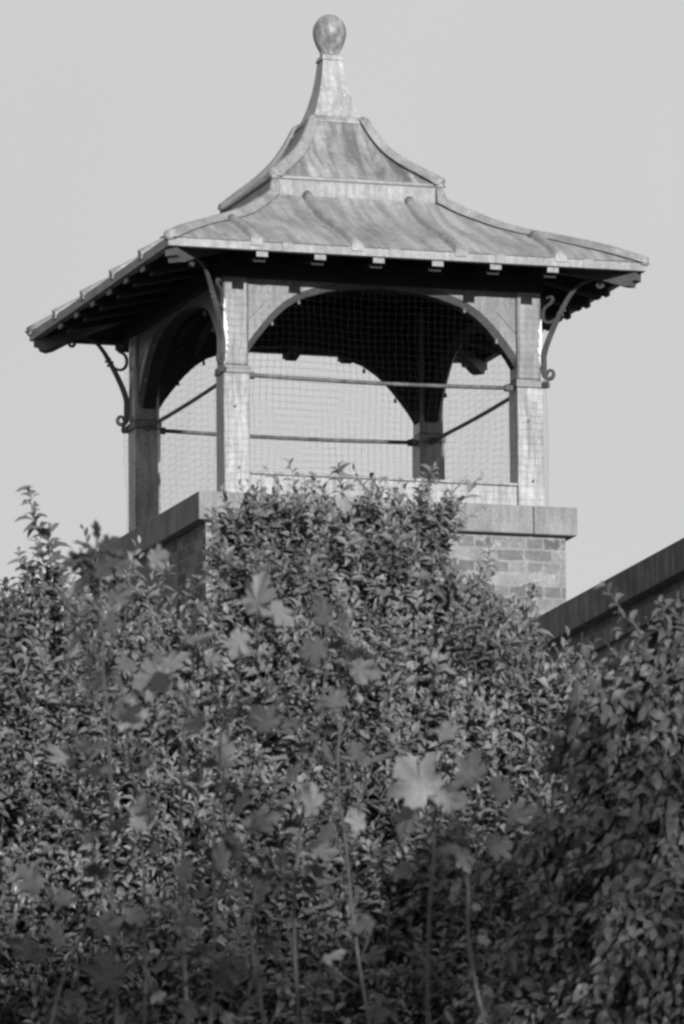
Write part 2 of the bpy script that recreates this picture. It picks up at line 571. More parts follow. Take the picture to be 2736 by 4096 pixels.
# roof: levels
EX, EY, EZB, EZT = 1.618, 1.668, 0.700, 0.752
def low_profile(t):          # t 0 at the band, 1 at the eave
    return 1.312 + (EZT + .004 - 1.312) * t - interp(t, [0, .1, .27, .4, .545, .7, .836, 1], [0, .028, .05, .043, .025, .01, 0.0, 0])


def up_profile(t):           # t 0 at the spire collar, 1 at the lip
    return 1.92 + (1.437 - 1.92) * t - interp(t, [0, .09, .18, .27, .37, .47, .6, .78, .9, 1], [0, .04, .064, .08, .08, .073, .058, .03, .012, 0])


LIPX, SPX = 0.583, 0.186


def ring(hx, hy, z):
    return [(-hx, -hy, z), (hx, -hy, z), (hx, hy, z), (-hx, hy, z)]


def shell_faces(levels, name, mats, parent):
    """four curved faces between nested rings, each its own sheet"""
    for k, (nm, mt) in enumerate(zip(('front', 'right', 'back', 'left'), mats)):
        m = MB()
        vs = []; fs = []
        n2 = 14
        for (hx, hy, z) in levels:
            r = ring(hx, hy, z)
            a, b = Vector(r[k]), Vector(r[(k + 1) % 4])
            for j in range(n2 + 1):
                q = a.lerp(b, j / n2)
                vs.append(q)
        for i in range(len(levels) - 1):
            for j in range(n2):
                o = i * (n2 + 1) + j
                fs.append((o, o + 1, o + n2 + 2, o + n2 + 1) if levels[0][0] > levels[-1][0] else (o + n2 + 1, o + n2 + 2, o + 1, o))
        m.add(vs, fs)
        m.build(name, mt, parent, smooth=True)


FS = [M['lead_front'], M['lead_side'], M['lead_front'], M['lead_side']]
NL = 18
lowl = []
for i in range(NL + 1):
    t = 1 - i / NL
    lowl.append((.589 + (EX - .589) * t, .589 + (EY - .589) * t, low_profile(t)))
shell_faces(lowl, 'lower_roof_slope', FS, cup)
upl = []
for i in range(NL + 1):
    t = 1 - i / NL
    h = SPX + (LIPX - SPX) * t
    upl.append((h, h, up_profile(t)))
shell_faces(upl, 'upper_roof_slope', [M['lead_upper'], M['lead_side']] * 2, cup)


def frustum(levels, name, mat, bevel=0.0, smooth=False, parent=cup):
    m = MB(); vs = []; fs = []
    for l in levels:
        vs += ring(*l)
    n = len(levels)
    for i in range(n - 1):
        for k in range(4):
            k2 = (k + 1) % 4
            fs.append((i * 4 + k, i * 4 + k2, (i + 1) * 4 + k2, (i + 1) * 4 + k))
    fs.append((3, 2, 1, 0)); fs.append(tuple((n - 1) * 4 + k for k in range(4)))
    m.add(vs, fs)
    return m.build(name, mat, parent, bevel=bevel, smooth=smooth)


# fascia (turned-down lead edge) as a hollow ring
m = MB()
for k in range(4):
    r0, r1, r2, r3 = ring(EX, EY, EZB), ring(EX, EY, EZT), ring(EX - .05, EY - .05, EZT), ring(EX - .05, EY - .05, EZB)
    k2 = (k + 1) % 4
    m.add([r0[k], r0[k2], r1[k2], r1[k]], [(0, 1, 2, 3)])
    m.add([r3[k], r3[k2], r0[k2], r0[k]], [(0, 1, 2, 3)])
    m.add([r1[k], r1[k2], r2[k2], r2[k]], [(0, 1, 2, 3)])
fas = m.build('lead_fascia', M['lead_band'], cup)
# clips: small lead welts at intervals on the fascia
for sy in (-1, 1):
    for x in (-.82, -.1, .62, 1.22):
        MB().box(x - .035, x + .035, min(sy * EY, sy * (EY + .006)), max(sy * EY, sy * (EY + .006)), EZB - .003, EZT + .004).build('lead_clip', M['lead_roll'], fas, bevel=.003)

# flashing band and lip
frustum([(.592, .592, 1.300), (.586, .586, 1.330), (.578, .578, 1.425)], 'flashing_band', M['lead_band'])
frustum([(.588, .588, 1.418), (.596, .596, 1.425), (.594, .594, 1.440), (.575, .575, 1.447)], 'roof_lip', M['lead_roll'], bevel=.004)
# spire collar and spire
frustum([(SPX + .012, SPX + .012, 1.908), (SPX + .010, SPX + .010, 1.925), (.178, .178, 1.957), (.15, .15, 1.962)], 'spire_collar', M['lead_band'], bevel=.004)
sp = []
for i in range(13):
    t = i / 12
    h = .164 + (.066 - .164) * t - interp(t, [0, .22, .5, .75, 1], [0, .015, .019, .012, 0])
    sp.append((h, h, 1.955 + (2.372 - 1.955) * t))
frustum(sp, 'spire', M['lead_spire'])
frustum([(.078, .078, 2.362), (.072, .072, 2.385), (.062, .062, 2.402)], 'spire_cap', M['lead_spire'], bevel=.005)
BZ = 2.562
prof = [(.064, -.168), (.0645, -.150), (.067, -.135), (.078, -.114), (.092, -.088), (.1015, -.062), (.108, -.038), (.1118, -.014)]
for i in range(0, 20):
    a = math.pi / 2 * i / 19
    prof.append((max(.1125 * math.cos(a), .002), .123 * math.sin(a)))
MB().lathe((0, 0, BZ), prof, 40).build('ball_finial', M['lead_ball'], cup, smooth=True)

# rolls down the slopes
def roll_prof(r, k=9):
    return [(r * 1.0 * math.cos(math.pi * j / (k - 1)), r * 1.25 * math.sin(math.pi * j / (k - 1))) for j in range(k)] + [(-r * 1.9, -.006), (-r * 2.0, -.014), (r * 2.0, -.014), (r * 1.9, -.006)]


def slope_roll(kface, a, r=0.031):
    pts = []
    for i in range(17):
        t = 1 - i / 16
        hx = .589 + (EX - .589) * t; hy = .589 + (EY - .589) * t
        lim = hx if kface in (0, 2) else hy
        if abs(a) > lim - 0.03:
            continue
        z = low_profile(t) + .002
        j = random.uniform(-.003, .003)
        if kface == 0: p = (a + j, -hy, z)
        if kface == 2: p = (a + j, hy, z)
        if kface == 1: p = (hx, a + j, z)
        if kface == 3: p = (-hx, a + j, z)
        pts.append(p)
    o = MB().sweep(pts, roll_prof(r)).build('roof_roll', M['lead_roll'], cup, smooth=True)
    p0 = Vector(pts[0])
    out = {0: (0, -1, 0), 1: (1, 0, 0), 2: (0, 1, 0), 3: (-1, 0, 0)}[kface]
    q = p0 + Vector(out) * .004
    s = Vector((1, 0, 0)) if kface in (0, 2) else Vector((0, 1, 0))
    e = MB(); o2 = Vector(out)
    k = 9; vs = []
    for d in (-.03, .008):
        for j in range(k):
            an = math.pi * j / (k - 1)
            vs.append(p0 + o2 * d + s * (r * 1.35 * math.cos(an)) + Vector((0, 0, r * 1.35 * math.sin(an) - .004)))
        vs.append(p0 + o2 * d - s * r * 1.3 + Vector((0, 0, -.03)))
        vs.append(p0 + o2 * d + s * r * 1.3 + Vector((0, 0, -.03)))
    n = k + 2
    fs = [tuple(range(n)), tuple(range(2 * n - 1, n - 1, -1))] + [(j, j + n, (j + 1) % n + n, (j + 1) % n) for j in range(n)]
    e.add(vs, fs).build('roll_end', M['lead_roll'], o, bevel=.003)


for kf in range(4):
    for a in (-1.03, -.35, .35, 1.03):
        slope_roll(kf, a)


def hip(sx, sy, low):
    pts = []
    rad = []
    for i in range(21):
        t = i / 20
        if low:
            hx = .589 + (EX + .002 - .589) * t; hy = .589 + (EY + .002 - .589) * t; z = low_profile(min(t, 1)) + .008
            rad.append(1.0 + .12 * math.sin(9 * t + sx))
        else:
            hx = hy = SPX + (LIPX - SPX) * t; z = up_profile(t) + .006
            rad.append(.72 + .3 * t)
        pts.append((sx * hx, sy * hy, z))
    if low:
        pts = [(sx * .572, sy * .572, 1.415), (sx * .582, sy * .582, 1.37)] + pts
        rad = [.6, .8] + rad
    else:
        pts = [(sx * .165, sy * .165, 1.945)] + pts
        rad = [.55] + rad
    r = .026 if low else .032
    o = MB().sweep(pts, [(a * 1.1, b) for a, b in roll_prof(r)], radii=rad).build('hip_roll', M['lead_roll'], cup, smooth=True)
    e = Vector(pts[-1]); d = (Vector(pts[-1]) - Vector(pts[-2])).normalized()
    k = MB().lathe((0, 0, 0), [(.002, -.036), (.03, -.032), (.044, -.012), (.045, .012), (.034, .032), (.012, .042), (.002, .043)], 14)
    sc = .86 if low else .5
    k.v = [(e.x + v[0] * sc * .95 - d.x * .022, e.y + v[1] * sc * .95 - d.y * .022, e.z - .004 + v[2] * sc * .9) for v in k.v]
    k.build('hip_knob', M['lead_roll'], o, smooth=True)


for sx in (-1, 1):
    for sy in (-1, 1):
        hip(sx, sy, True)
        hip(sx, sy, False)

# soffit and ceiling: boards under the slopes, coloured near black to deepen the shade
m = MB()
levels = [(EX - .05, EY - .05, EZB + .03), (1.2, 1.23, .88), (.9, .92, .96), (.05, .05, 1.10)]
vs = []; fs = []
for l in levels:
    vs += ring(*l)
for i in range(3):
    for k in range(4):
        k2 = (k + 1) % 4
        fs.append((i * 4 + k, (i + 1) * 4 + k, (i + 1) * 4 + k2, i * 4 + k2))
fs.append((12, 13, 14, 15))
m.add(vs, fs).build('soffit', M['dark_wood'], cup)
# rafters with stepped ends
for k in range(4):
    for a in ((-.985, -.595, -.2, .2, .595, .985)):
        hE = EY if k in (0, 2) else EX
        post = PY if k in (0, 2) else PX

        def Q(s, o, z):
            if k == 0: return (a + s, -o, z)
            if k == 2: return (a + s, o, z)
            if k == 1: return (o, a + s, z)
            return (-o, a + s, z)
        hw = .036
        m = MB()
        o1, o2, o3 = hE - .028, hE - .085, post + .08
        z0 = EZB - .036
        v = [Q(-hw, o1, z0), Q(hw, o1, z0), Q(hw, o3, .79), Q(-hw, o3, .79), Q(-hw, o1, EZB - .001), Q(hw, o1, EZB - .001), Q(hw, o3, .875), Q(-hw, o3, .875)]
        m.hexa(v)
        raf = m.build('rafter', M['rafter_dark'], cup)
        ends = MB().hexa([Q(-hw - .002, o1 - .006, z0 - .002), Q(hw + .002, o1 - .006, z0 - .002), Q(hw + .002, o1 + .006, z0 - .002), Q(-hw - .002, o1 + .006, z0 - .002),
                          Q(-hw - .002, o1 - .006, EZB - .003), Q(hw + .002, o1 - .006, EZB - .003), Q(hw + .002, o1 + .006, EZB - .003), Q(-hw - .002, o1 + .006, EZB - .003)])
        ends.build('rafter_end', M['tail'], raf)
        m = MB()
        v = [Q(-hw - .004, o2, z0 - .024), Q(hw + .004, o2, z0 - .024), Q(hw + .004, o3, .745), Q(-hw - .004, o3, .745), Q(-hw - .004, o2, z0 + .0), Q(hw + .004, o2, z0 + .0), Q(hw + .004, o3, .785), Q(-hw - .004, o3, .785)]
        m.hexa(v)
        m.build('rafter_moulding', M['rafter_dark'], raf)
# hip rafters
for sx in (-1, 1):
    for sy in (-1, 1):
        d = Vector((sx, sy, 0)).normalized(); s = Vector((-d.y, d.x, 0))
        c = Vector((sx * (PX + PWH), sy * (PY + PWH), 0))
        pr = [(.70, .70), (.70, .645), (.665, .635), (.655, .608), (.60, .615), (.40, .685), (-.05, .79), (-.05, .86), (.40, .74), (.60, .70)]
        n = len(pr); vs = []
        for q in (-.042, .042):
            for (r_, z_) in pr:
                vs.append(c + d * r_ + s * q + Vector((0, 0, z_)))
        fs = [(j, (j + 1) % n, (j + 1) % n + n, j + n) for j in range(n)] + [tuple(range(n - 1, -1, -1)), tuple(range(n, 2 * n))]
        MB().add(vs, fs).build('hip_rafter', M['midwood'], cup)
        # scroll bracket in the diagonal plane

        def B(rz):
            return [c + d * r_ + Vector((0, 0, z_)) for r_, z_ in rz]

        def spiral(cx, cz, r0, r1, a0, a1, n=14):
            return [(cx + (r0 + (r1 - r0) * i / n) * math.cos(R(a0 + (a1 - a0) * i / n)), cz + (r0 + (r1 - r0) * i / n) * math.sin(R(a0 + (a1 - a0) * i / n))) for i in range(n + 1)]

        def smoothline(p, n=5):
            out = []
            for i in range(len(p) - 1):
                p0 = p[max(i - 1, 0)]; p1 = p[i]; p2 = p[i + 1]; p3 = p[min(i + 2, len(p) - 1)]
                for j in range(n):
                    t = j / n
                    out.append(tuple(.5 * ((2 * p1[k_]) + (-p0[k_] + p2[k_]) * t + (2 * p0[k_] - 5 * p1[k_] + 4 * p2[k_] - p3[k_]) * t * t + (-p0[k_] + 3 * p1[k_] - 3 * p2[k_] + p3[k_]) * t ** 3) for k_ in (0, 1)))
            out.append(p[-1])
            return out
        prof = [(-.011, -.009), (.011, -.009), (.011, .009), (-.011, .009)]
        stem = spiral(.050, .092, .013, .040, 215, -170, 22) + [(.009, .15), (.012, .231), (.060, .351), (.134, .488), (.198, .589), (.273, .659), (.38, .69), (.45, .685)]
        stem = stem[:23] + smoothline([stem[22]] + stem[23:])[1:]
        br = MB().sweep(B(stem), prof, up=tuple(s), radii=[.72 + .75 * max(0, math.sin(math.pi * i / len(stem))) ** 2 for i in range(len(stem))]).build('scroll_bracket', M['iron'], cup, bevel=.002)
        cc = smoothline([(.15, .51), (.10, .450), (.048, .432), (.012, .455), (.006, .50), (.025, .535), (.062, .558), (.078, .585), (.066, .607), (.045, .603), (.046, .59)])
        MB().sweep(B(cc), [(a * .8, b * .8) for a, b in prof], up=tuple(s)).build('bracket_curl', M['iron'], br)
        MB().sweep(B(spiral(.43, .650, .030, .008, 90, 90 + 420, 20)), [(a * .8, b * .8) for a, b in prof], up=tuple(s)).build('bracket_curl', M['iron'], br)
        for (r_, z_) in ((.115, .49), (.150, .47), (.135, .515), (.165, .50)):
            p = c + d * r_ + Vector((0, 0, z_))
            MB().lathe(p, [(.002, -.009), (.008, -.005), (.009, 0), (.008, .005), (.002, .009)], 8).build('bracket_stud', M['iron'], br, smooth=True)

# ------------------------------------------------------------------ bird net round the posts
def net_sheet(m, axis, side, a0, a1, z0, z1, off, seed, r=0.00047):
    rg = np.random.default_rng(seed)
    ph = rg.uniform(0, 6.28, 12)
    sp = 0.0445
    na = int((a1 - a0) / sp); nz = int((z1 - z0) / sp)

    def pt(i, j):
        a = a0 + (a1 - a0) * i / na
        z = z0 + (z1 - z0) * j / nz
        wa = .010 * math.sin(3.1 * z + ph[0] + 1.7 * a) + .006 * math.sin(9 * z + ph[1] + 3 * a) + .003 * math.sin(31 * z + ph[2] + 17 * a)
        wz = .010 * math.sin(3.7 * a + ph[3] + z) + .006 * math.sin(8.3 * a + ph[4] - 3 * z) + .003 * math.sin(33 * a + ph[5] + 11 * z)
        # slack pulls inwards between the posts
        wo = .015 * math.sin(2.9 * a + ph[6]) * math.cos(3.3 * z + ph[7]) + .008 * math.sin(7 * a + ph[8] + 6 * z)
        e = rg.normal(0, .0018, 2)
        A = a + wa + e[0]; Z = z + wz + e[1]; O = off + wo
        return (A, side * O, Z) if axis == 'x' else (side * O, A, Z)
    P = [[pt(i, j) for j in range(nz + 1)] for i in range(na + 1)]
    cr_ = [(r, 0), (0, r), (-r, 0), (0, -r)]
    for i in range(na + 1):
        m.sweep(P[i], cr_, up=(1, 0, 0) if axis == 'y' else (0, 1, 0), cap=False)
    for j in range(nz + 1):
        m.sweep([P[i][j] for i in range(na + 1)], cr_, up=(0, 0, 1), cap=False)


m = MB()
net_sheet(m, 'x', -1, -1.105, 1.105, -0.79, 0.585, PY + PWH + .014, 3)
net_sheet(m, 'x', 1, -1.1, 1.1, -0.79, 0.585, PY + PWH + .014, 4)
net_sheet(m, 'y', -1, -1.125, 1.125, -0.79, 0.585, PX + PWH + .014, 5)
net_sheet(m, 'y', 1, -1.125, 1.125, -0.79, 0.585, PX + PWH + .014, 6)
net = m.build('bird_net', M['net'])
tag(net, 'thin square mesh bird net stretched round the open sides of the cupola', 'net')

# ------------------------------------------------------------------ building: main block and the wing at right
bld = empty('brick_building', (2, 0, GROUND), 'dark brick building with stone coped parapet at right of the cupola', 'building')
MB().box(-4.5, 9, -1.2, 7, GROUND, -3.75).build('wall', M['brick_dark'], bld)
MB().box(-4.6, 9.1, -1.3, 7.1, -3.749, -3.6).build('coping', M['stone_dark'], bld, bevel=.01)


def on_z(u, v, z):
    d = at(u, v, 1.0) - CAM
    return CAM + d * ((z - CAM[2]) / d[2])


zw = -1.62
pA = Vector(on_z(2269, 2402, zw)); pB = Vector(on_z(2736, 2148, zw))
dr = (pB - pA).normalized()
side = Vector((-dr.y, dr.x, 0))
if side.x < 0:
    side = -side
start = pA - dr * ((pA.y + 1.30) / dr.y)
start = pA + dr * ((-1.32 - pA.y) / dr.y)
end = pA + dr * 7.0


def wing_box(name, o0, o1, z0, z1, mat, s0=0.0, s1=0.0, bevel=0, parent=bld):
    a = start + dr * s0; b = end + dr * s1
    v = []
    for z in (z0, z1):
        v += [Vector((a.x, a.y, z)) + side * o0, Vector((b.x, b.y, z)) + side * o0, Vector((b.x, b.y, z)) + side * o1, Vector((a.x, a.y, z)) + side * o1]
    return MB().hexa(v).build(name, mat, parent, bevel=bevel)


wing_box('wall', .085, 5.0, GROUND, zw - .38, M['brick_dark'], 0, -.09)
wing_box('oversailing_course', .05, 5.05, zw - .379, zw - .27, M['stone_dark'], 0, -.05)
wing_box('wall_top', .085, 5.0, zw - .2705, zw - .2, M['brick_dark'], 0, -.09)
L_ = (end - start).length
n = 9
for i in range(n):
    a = start + dr * (L_ * i / n + .004); b = start + dr * (L_ * (i + 1) / n - .004)
    v = []
    for z in (zw - .2, zw):
        v += [Vector((a.x, a.y, z)), Vector((b.x, b.y, z)), Vector((b.x, b.y, z)) + side * .32, Vector((a.x, a.y, z)) + side * .32]
    MB().hexa(v).build('coping_stone', M['stone_dark'], bld, bevel=.006)
wing_box('flat_roof', .33, 4.9, zw - .199, zw - .12, M['roofing'])

# ------------------------------------------------------------------ foliage
LEAF_V = np.array([[0, 0, 0], [.2, .30, .11], [.2, 0, .07], [.2, -.30, .11], [.5, .5, .15], [.5, 0, .09], [.5, -.5, .15],
                   [.8, .33, .0], [.8, 0, -.05], [.8, -.33, .0], [1, 0, -.24]], float)
LEAF_F = [(0, 2, 1), (0, 3, 2), (1, 2, 5, 4), (2, 3, 6, 5), (4, 5, 8, 7), (5, 6, 9, 8), (7, 8, 10), (8, 9, 10)]
# five-lobed leaf: outline round the petiole joint
hl = [(.12, -.08), (.26, -.12), (.33, -.03), (.47, -.01), (.46, .10), (.57, .16), (.46, .24), (.41, .29), (.56, .36), (.61, .45), (.75, .53), (.64, .60), (.60, .70), (.49, .67),
      (.38, .66), (.28, .59), (.30, .72), (.37, .79), (.26, .84), (.20, .93), (.08, .97)]
OUT = [(0, 0)] + hl + [(0, 1.1)] + [(-x, y) for x, y in reversed(hl)]
mv = [[.22, 0, 0]]
for x, y in OUT:
    r2 = x * x + (y - .3) ** 2
    mv.append([y, x, .10 * abs(x) ** .7 - .22 * r2 - .04 * math.sin(9 * math.atan2(x, y + .05))])
MAPLE_V = np.array(mv, float)
# second ring half way out keeps the blade curved
mid = []
for p in mv[1:]:
    q = [.22 + (p[0] - .22) * .5, p[1] * .5, p[2] * .35]
    mid.append(q)
MAPLE_V = np.vstack([MAPLE_V, np.array(mid)])
nO = len(OUT)
MAPLE_F = [(0, 1 + nO + i, 1 + nO + (i + 1) % nO) for i in range(nO)] + [(1 + nO + i, 1 + i, 1 + (i + 1) % nO, 1 + nO + (i + 1) % nO) for i in range(nO)]


def norm(a):
    return a / np.maximum(np.linalg.norm(a, axis=-1, keepdims=True), 1e-9)


class Leaves:
    def __init__(s, V, Fc, width):
        s.V, s.F, s.w = V, Fc, width
        s.pos = []; s.dir = []; s.nor = []; s.len = []; s.tone = []; s.curl = []

    def add(s, pos, d, n, ln, tone):
        s.pos.append(np.atleast_2d(pos)); s.dir.append(np.atleast_2d(d)); s.nor.append(np.atleast_2d(n))
        s.len.append(np.atleast_1d(ln)); s.tone.append(np.atleast_1d(tone))

    def build(s, name, mat, parent):
        P = np.concatenate(s.pos); D = norm(np.concatenate(s.dir)); Nn = np.concatenate(s.nor)
        Ln = np.concatenate(s.len); T = np.concatenate(s.tone)
        n = len(P); k = len(s.V)
        Y = norm(np.cross(Nn, D)); Z = np.cross(D, Y)
        V = s.V[None].repeat(n, 0).copy()
        V[:, :, 1] *= s.w * (rng.uniform(.8, 1.15, (n, 1)) if s.w < 1 else rng.uniform(.5, 1.0, (n, 1)))
        V[:, :, 2] *= rng.uniform(.3, 2.0, (n, 1)) if s.w < 1 else rng.uniform(.4, 1.7, (n, 1))   # lobed blades curl and fold more
        W = P[:, None] + (V[:, :, 0:1] * D[:, None] + V[:, :, 1:2] * Y[:, None] + V[:, :, 2:3] * Z[:, None]) * Ln[:, None, None]
        W = W.reshape(-1, 3) - np.array(world_loc(parent))
        loops = []; starts = []; tot = []
        base = 0
        fl = [np.array(f) for f in s.F]
        one = np.concatenate(fl); ls = np.array([len(f) for f in s.F])
        loops = (one[None] + (np.arange(n) * k)[:, None]).ravel()
        tot = np.tile(ls, n)
        starts = np.concatenate([[0], np.cumsum(tot)[:-1]])
        me = bpy.data.meshes.new(name)
        me.vertices.add(len(W)); me.vertices.foreach_set('co', W.astype(np.float32).ravel())
        me.loops.add(len(loops)); me.loops.foreach_set('vertex_index', loops.astype(np.int32))
        me.polygons.add(len(tot)); me.polygons.foreach_set('loop_start', starts.astype(np.int32))
        me.polygons.foreach_set('loop_total', tot.astype(np.int32))
        me.polygons.foreach_set('use_smooth', np.ones(len(tot), bool))
        me.update(calc_edges=True)
        at_ = me.attributes.new('tone', 'FLOAT', 'POINT')
        at_.data.foreach_set('value', np.repeat(T, k).astype(np.float32))
        me.materials.append(mat)
        o = bpy.data.objects.new(name, me)
        COL.objects.link(o)
        o.parent = parent
        return o


UPV = np.array([0, 0, 1.0])
TOCAM = -F
LIGHT = np.array(sdir)          # leaves turn their faces to the light


def shoots(L, TW, base, d, length, nleaf, leaf, tone, pair=True, open_=0.9, droop=0.0):
    """one leafy shoot: a curved twig with leaves set in pairs up it"""
    d = d / np.linalg.norm(d)
    a = np.cross(d, rng.normal(size=3)); a /= np.linalg.norm(a)
    b = np.cross(d, a)
    bend = rng.normal(size=3) * .12 - UPV * droop
    ts = np.linspace(.12, 1, nleaf)
    pts = base + np.outer(ts, d) * length + np.outer(ts ** 2, bend) * length
    TW.append((base, pts[nleaf // 2], pts[-1]))
    ang = np.arange(nleaf) * (2.4 if not pair else math.pi) + (np.arange(nleaf) // 2) * (1.57 if pair else 0) + rng.uniform(0, 6.28)
    rad = np.outer(np.cos(ang), a) + np.outer(np.sin(ang), b)
    tip = (ts[:, None] ** 2)
    ld = rad * open_ * (1 - .45 * tip) + d * (.35 + .65 * tip) + rng.normal(size=(nleaf, 3)) * .12 - UPV * droop * 1.1
    ln = norm(d * .55 - rad * .15 + UPV * .25 + LIGHT * .75 + rng.normal(size=(nleaf, 3)) * .22)
    lens = leaf * rng.uniform(.7, 1.15, nleaf) * (1 - .45 * ts ** 3)
    L.add(pts, ld, ln, lens, np.clip(tone + rng.normal(0, .16, nleaf), 0, 1))


def twigs_build(TW, name, mat, parent, r=.0022):
    m = MB()
    for p in TW:
        m.sweep(p, [(r, 0), (-r * .5, r * .87), (-r * .5, -r * .87)], radii=[1.2, .9, .5], cap=False)
    return m.build(name, mat, parent)


def bush(name, label, cat, blobs, nshoot, leaf, mat, width=.42, group=None, open_=.9, droop=0.0, slen=(.16, .34), nl=(9, 14), extra=(), trunk_uv=None, D0=42.0, inner=.35, tone0=.5, depth=.8, upb=.85):
    """blobs: (u, v, radius in photo pixels, distance) - leafy masses of one plant"""
    C = np.array([at(u, v, D) for u, v, r, D in blobs])
    Rr = np.array([r * D / FPX for u, v, r, D in blobs])
    base = at(trunk_uv[0], 3000, D0) if trunk_uv else C.mean(0)
    root = empty(name, (base[0], base[1], GROUND), label, cat, group)
    L = Leaves(LEAF_V, LEAF_F, width); TW = []
    wgt = Rr ** 2; wgt = wgt / wgt.sum()
    CL = []                               # each mass is a handful of leafy sprays with hollows between
    for r_ in Rr:
        nc = max(6, int(60 * r_ * r_ / .1) + 5)
        cd = rng.normal(size=(nc, 3)); cd /= np.linalg.norm(cd, axis=1, keepdims=True)
        CL.append((cd, rng.uniform(.68, 1.2, nc), rng.uniform(-.38, .34, nc), rng.uniform(.82, 1.2, nc)))
    k = 0
    while k < nshoot:
        i = rng.choice(len(C), p=wgt)
        cd, crad, cton, csz = CL[i]
        c_ = int(rng.integers(len(cd)))
        dv = cd[c_] + rng.normal(size=3) * (.15 if rng.random() < .84 else .6)
        dv /= np.linalg.norm(dv)
        f = dv @ TOCAM
        if f < -.25 and rng.random() < .75:      # the far side carries fewer shoots
            continue
        deep = rng.random() < inner
        q = rng.uniform(.35, .8) if deep else rng.uniform(.8, 1.0)
        # clumpy outline
        lump = 1 + .10 * math.sin(5 * dv[0] + 7 * dv[2] + i) + .08 * math.sin(11 * dv[2] + 9 * dv[0] + 2 * i)
        off = dv * Rr[i] * q * lump * crad[c_]
        off = off - F * (off @ F) * (1 - depth)
        p = C[i] + off
        d = dv * .6 + UPV * upb + rng.normal(size=3) * .3
        ln = rng.uniform(*slen)
        p = p - d / np.linalg.norm(d) * ln * .8
        tn = tone0 + cton[c_] + .15 * math.sin(3.1 * p[0] + 1.3 * i) * math.cos(4.3 * p[2] + i)
        ln *= rng.uniform(.8, 1.5) if q > .8 else 1
        shoots(L, TW, p, d, ln, int(rng.integers(*nl)), leaf * csz[c_] * rng.uniform(.8, 1.15), tn, open_=open_, droop=droop)
        k += 1
    for (pl, nlv, lf) in extra:       # single long shoots standing out of the outline
        P = [np.array(at(*q)) for q in pl]
        for s in range(len(P) - 1):
            seg = P[s + 1] - P[s]
            shoots(L, TW, P[s], seg, np.linalg.norm(seg), nlv, lf, .55, open_=1.15)
    L.build('foliage', mat, root)
    twigs_build(TW, 'twigs', M['twig'], root)
    # trunk and limbs
    m = MB()
    b0 = Vector((base[0], base[1], GROUND))
    top = Vector(C.mean(0)) + Vector(F) * .25
    fork = b0.lerp(top, .72)
    wob = [b0.lerp(fork, i / 8) + Vector((.06 * math.sin(i * 1.7), .05 * math.cos(i * 1.3), 0)) for i in range(9)]
    m.tube(wob, .12, 10, radii=[1.5, 1.1, 1, .95, .9, .85, .8, .76, .7])
    trunk = m.build('trunk', M['bark'], root, smooth=True)
    m = MB()
    for i in range(len(C)):
        e = Vector(C[i]) + Vector(F) * .06
        mid_ = wob[-1].lerp(e, .5) + Vector((random.uniform(-.1, .1), random.uniform(-.1, .1), -.12))
        pts = [wob[-1], wob[-1].lerp(mid_, .5) + Vector((0, 0, .03)), mid_, mid_.lerp(e, .5), e]
        m.tube(pts, .05, 7, radii=[1.2, 1, .8, .5, .2])
        for j in range(6):
            e2 = e + Vector(rng.normal(size=3)) * float(Rr[i]) * .45
            m.tube([mid_.lerp(e, .4 + .1 * j), e.lerp(e2, .5), e2], .016, 5, radii=[1, .7, .3])
    m.build('limbs', M['bark'], root, smooth=True)
    return root


bush('evergreen_shrub', 'small leaved glossy shrub at the left edge with one tall upright shoot', 'shrub',
     [(40, 2620, 230, 43), (230, 2530, 190, 43), (340, 2440, 120, 43.5), (190, 2430, 110, 43), (70, 2480, 110, 43), (-120, 2500, 220, 43.5), (-150, 2900, 350, 43), (240, 2900, 330, 42.6), (60, 3300, 380, 42.4), (420, 3250, 300, 42.4), (-200, 3600, 350, 42), (100, 3850, 380, 42.4), (300, 4300, 400, 42.6)],
     1950, .076, M['leaf_glossy'], .46, 'leafy shrubs below the cupola', trunk_uv=(100, 0), D0=43,
     extra=[([(215, 2500, 43), (195, 2330, 43), (165, 2160, 43), (128, 2040, 43)], 11, .12), ([(128, 2040, 43), (116, 1985, 43), (110, 1945, 43)], 6, .075),
            ([(225, 2400, 43), (200, 2240, 43), (185, 2120, 43)], 11, .11), ([(250, 2420, 43), (240, 2330, 43), (235, 2270, 43)], 10, .1), ([(150, 2450, 43), (140, 2340, 43), (100, 2250, 43)], 10, .1),
            ([(60, 2480, 43), (50, 2380, 43), (30, 2330, 43)], 7, .085),
            ([(110, 2420, 43), (90, 2290, 43), (75, 2215, 43)], 7, .08),
            ([(-10, 2500, 43), (15, 2390, 43)], 9, .085)])
bush('evergreen_shrub', 'bushy evergreen shrub under the left side of the brick base', 'shrub',
     [(420, 2400, 130, 44), (500, 2470, 180, 44), (690, 2590, 190, 43.6), (330, 2530, 200, 44), (470, 2760, 260, 43.2), (760, 2760, 250, 43), (650, 3050, 320, 42.6), (900, 3200, 330, 42.4), (600, 3500, 380, 42.2), (850, 3850, 400, 42), (500, 4150, 400, 42)],
     1600, .082, M['leaf_privet'], .44, 'leafy shrubs below the cupola', trunk_uv=(600, 0), D0=43.5,
     extra=[([(640, 2420, 43.6), (650, 2330, 43.6), (668, 2270, 43.6)], 8, .08), ([(760, 2440, 43.6), (770, 2370, 43.6), (785, 2310, 43.6)], 8, .08),
            ([(520, 2330, 43.6), (530, 2260, 43.6)], 8, .08)])
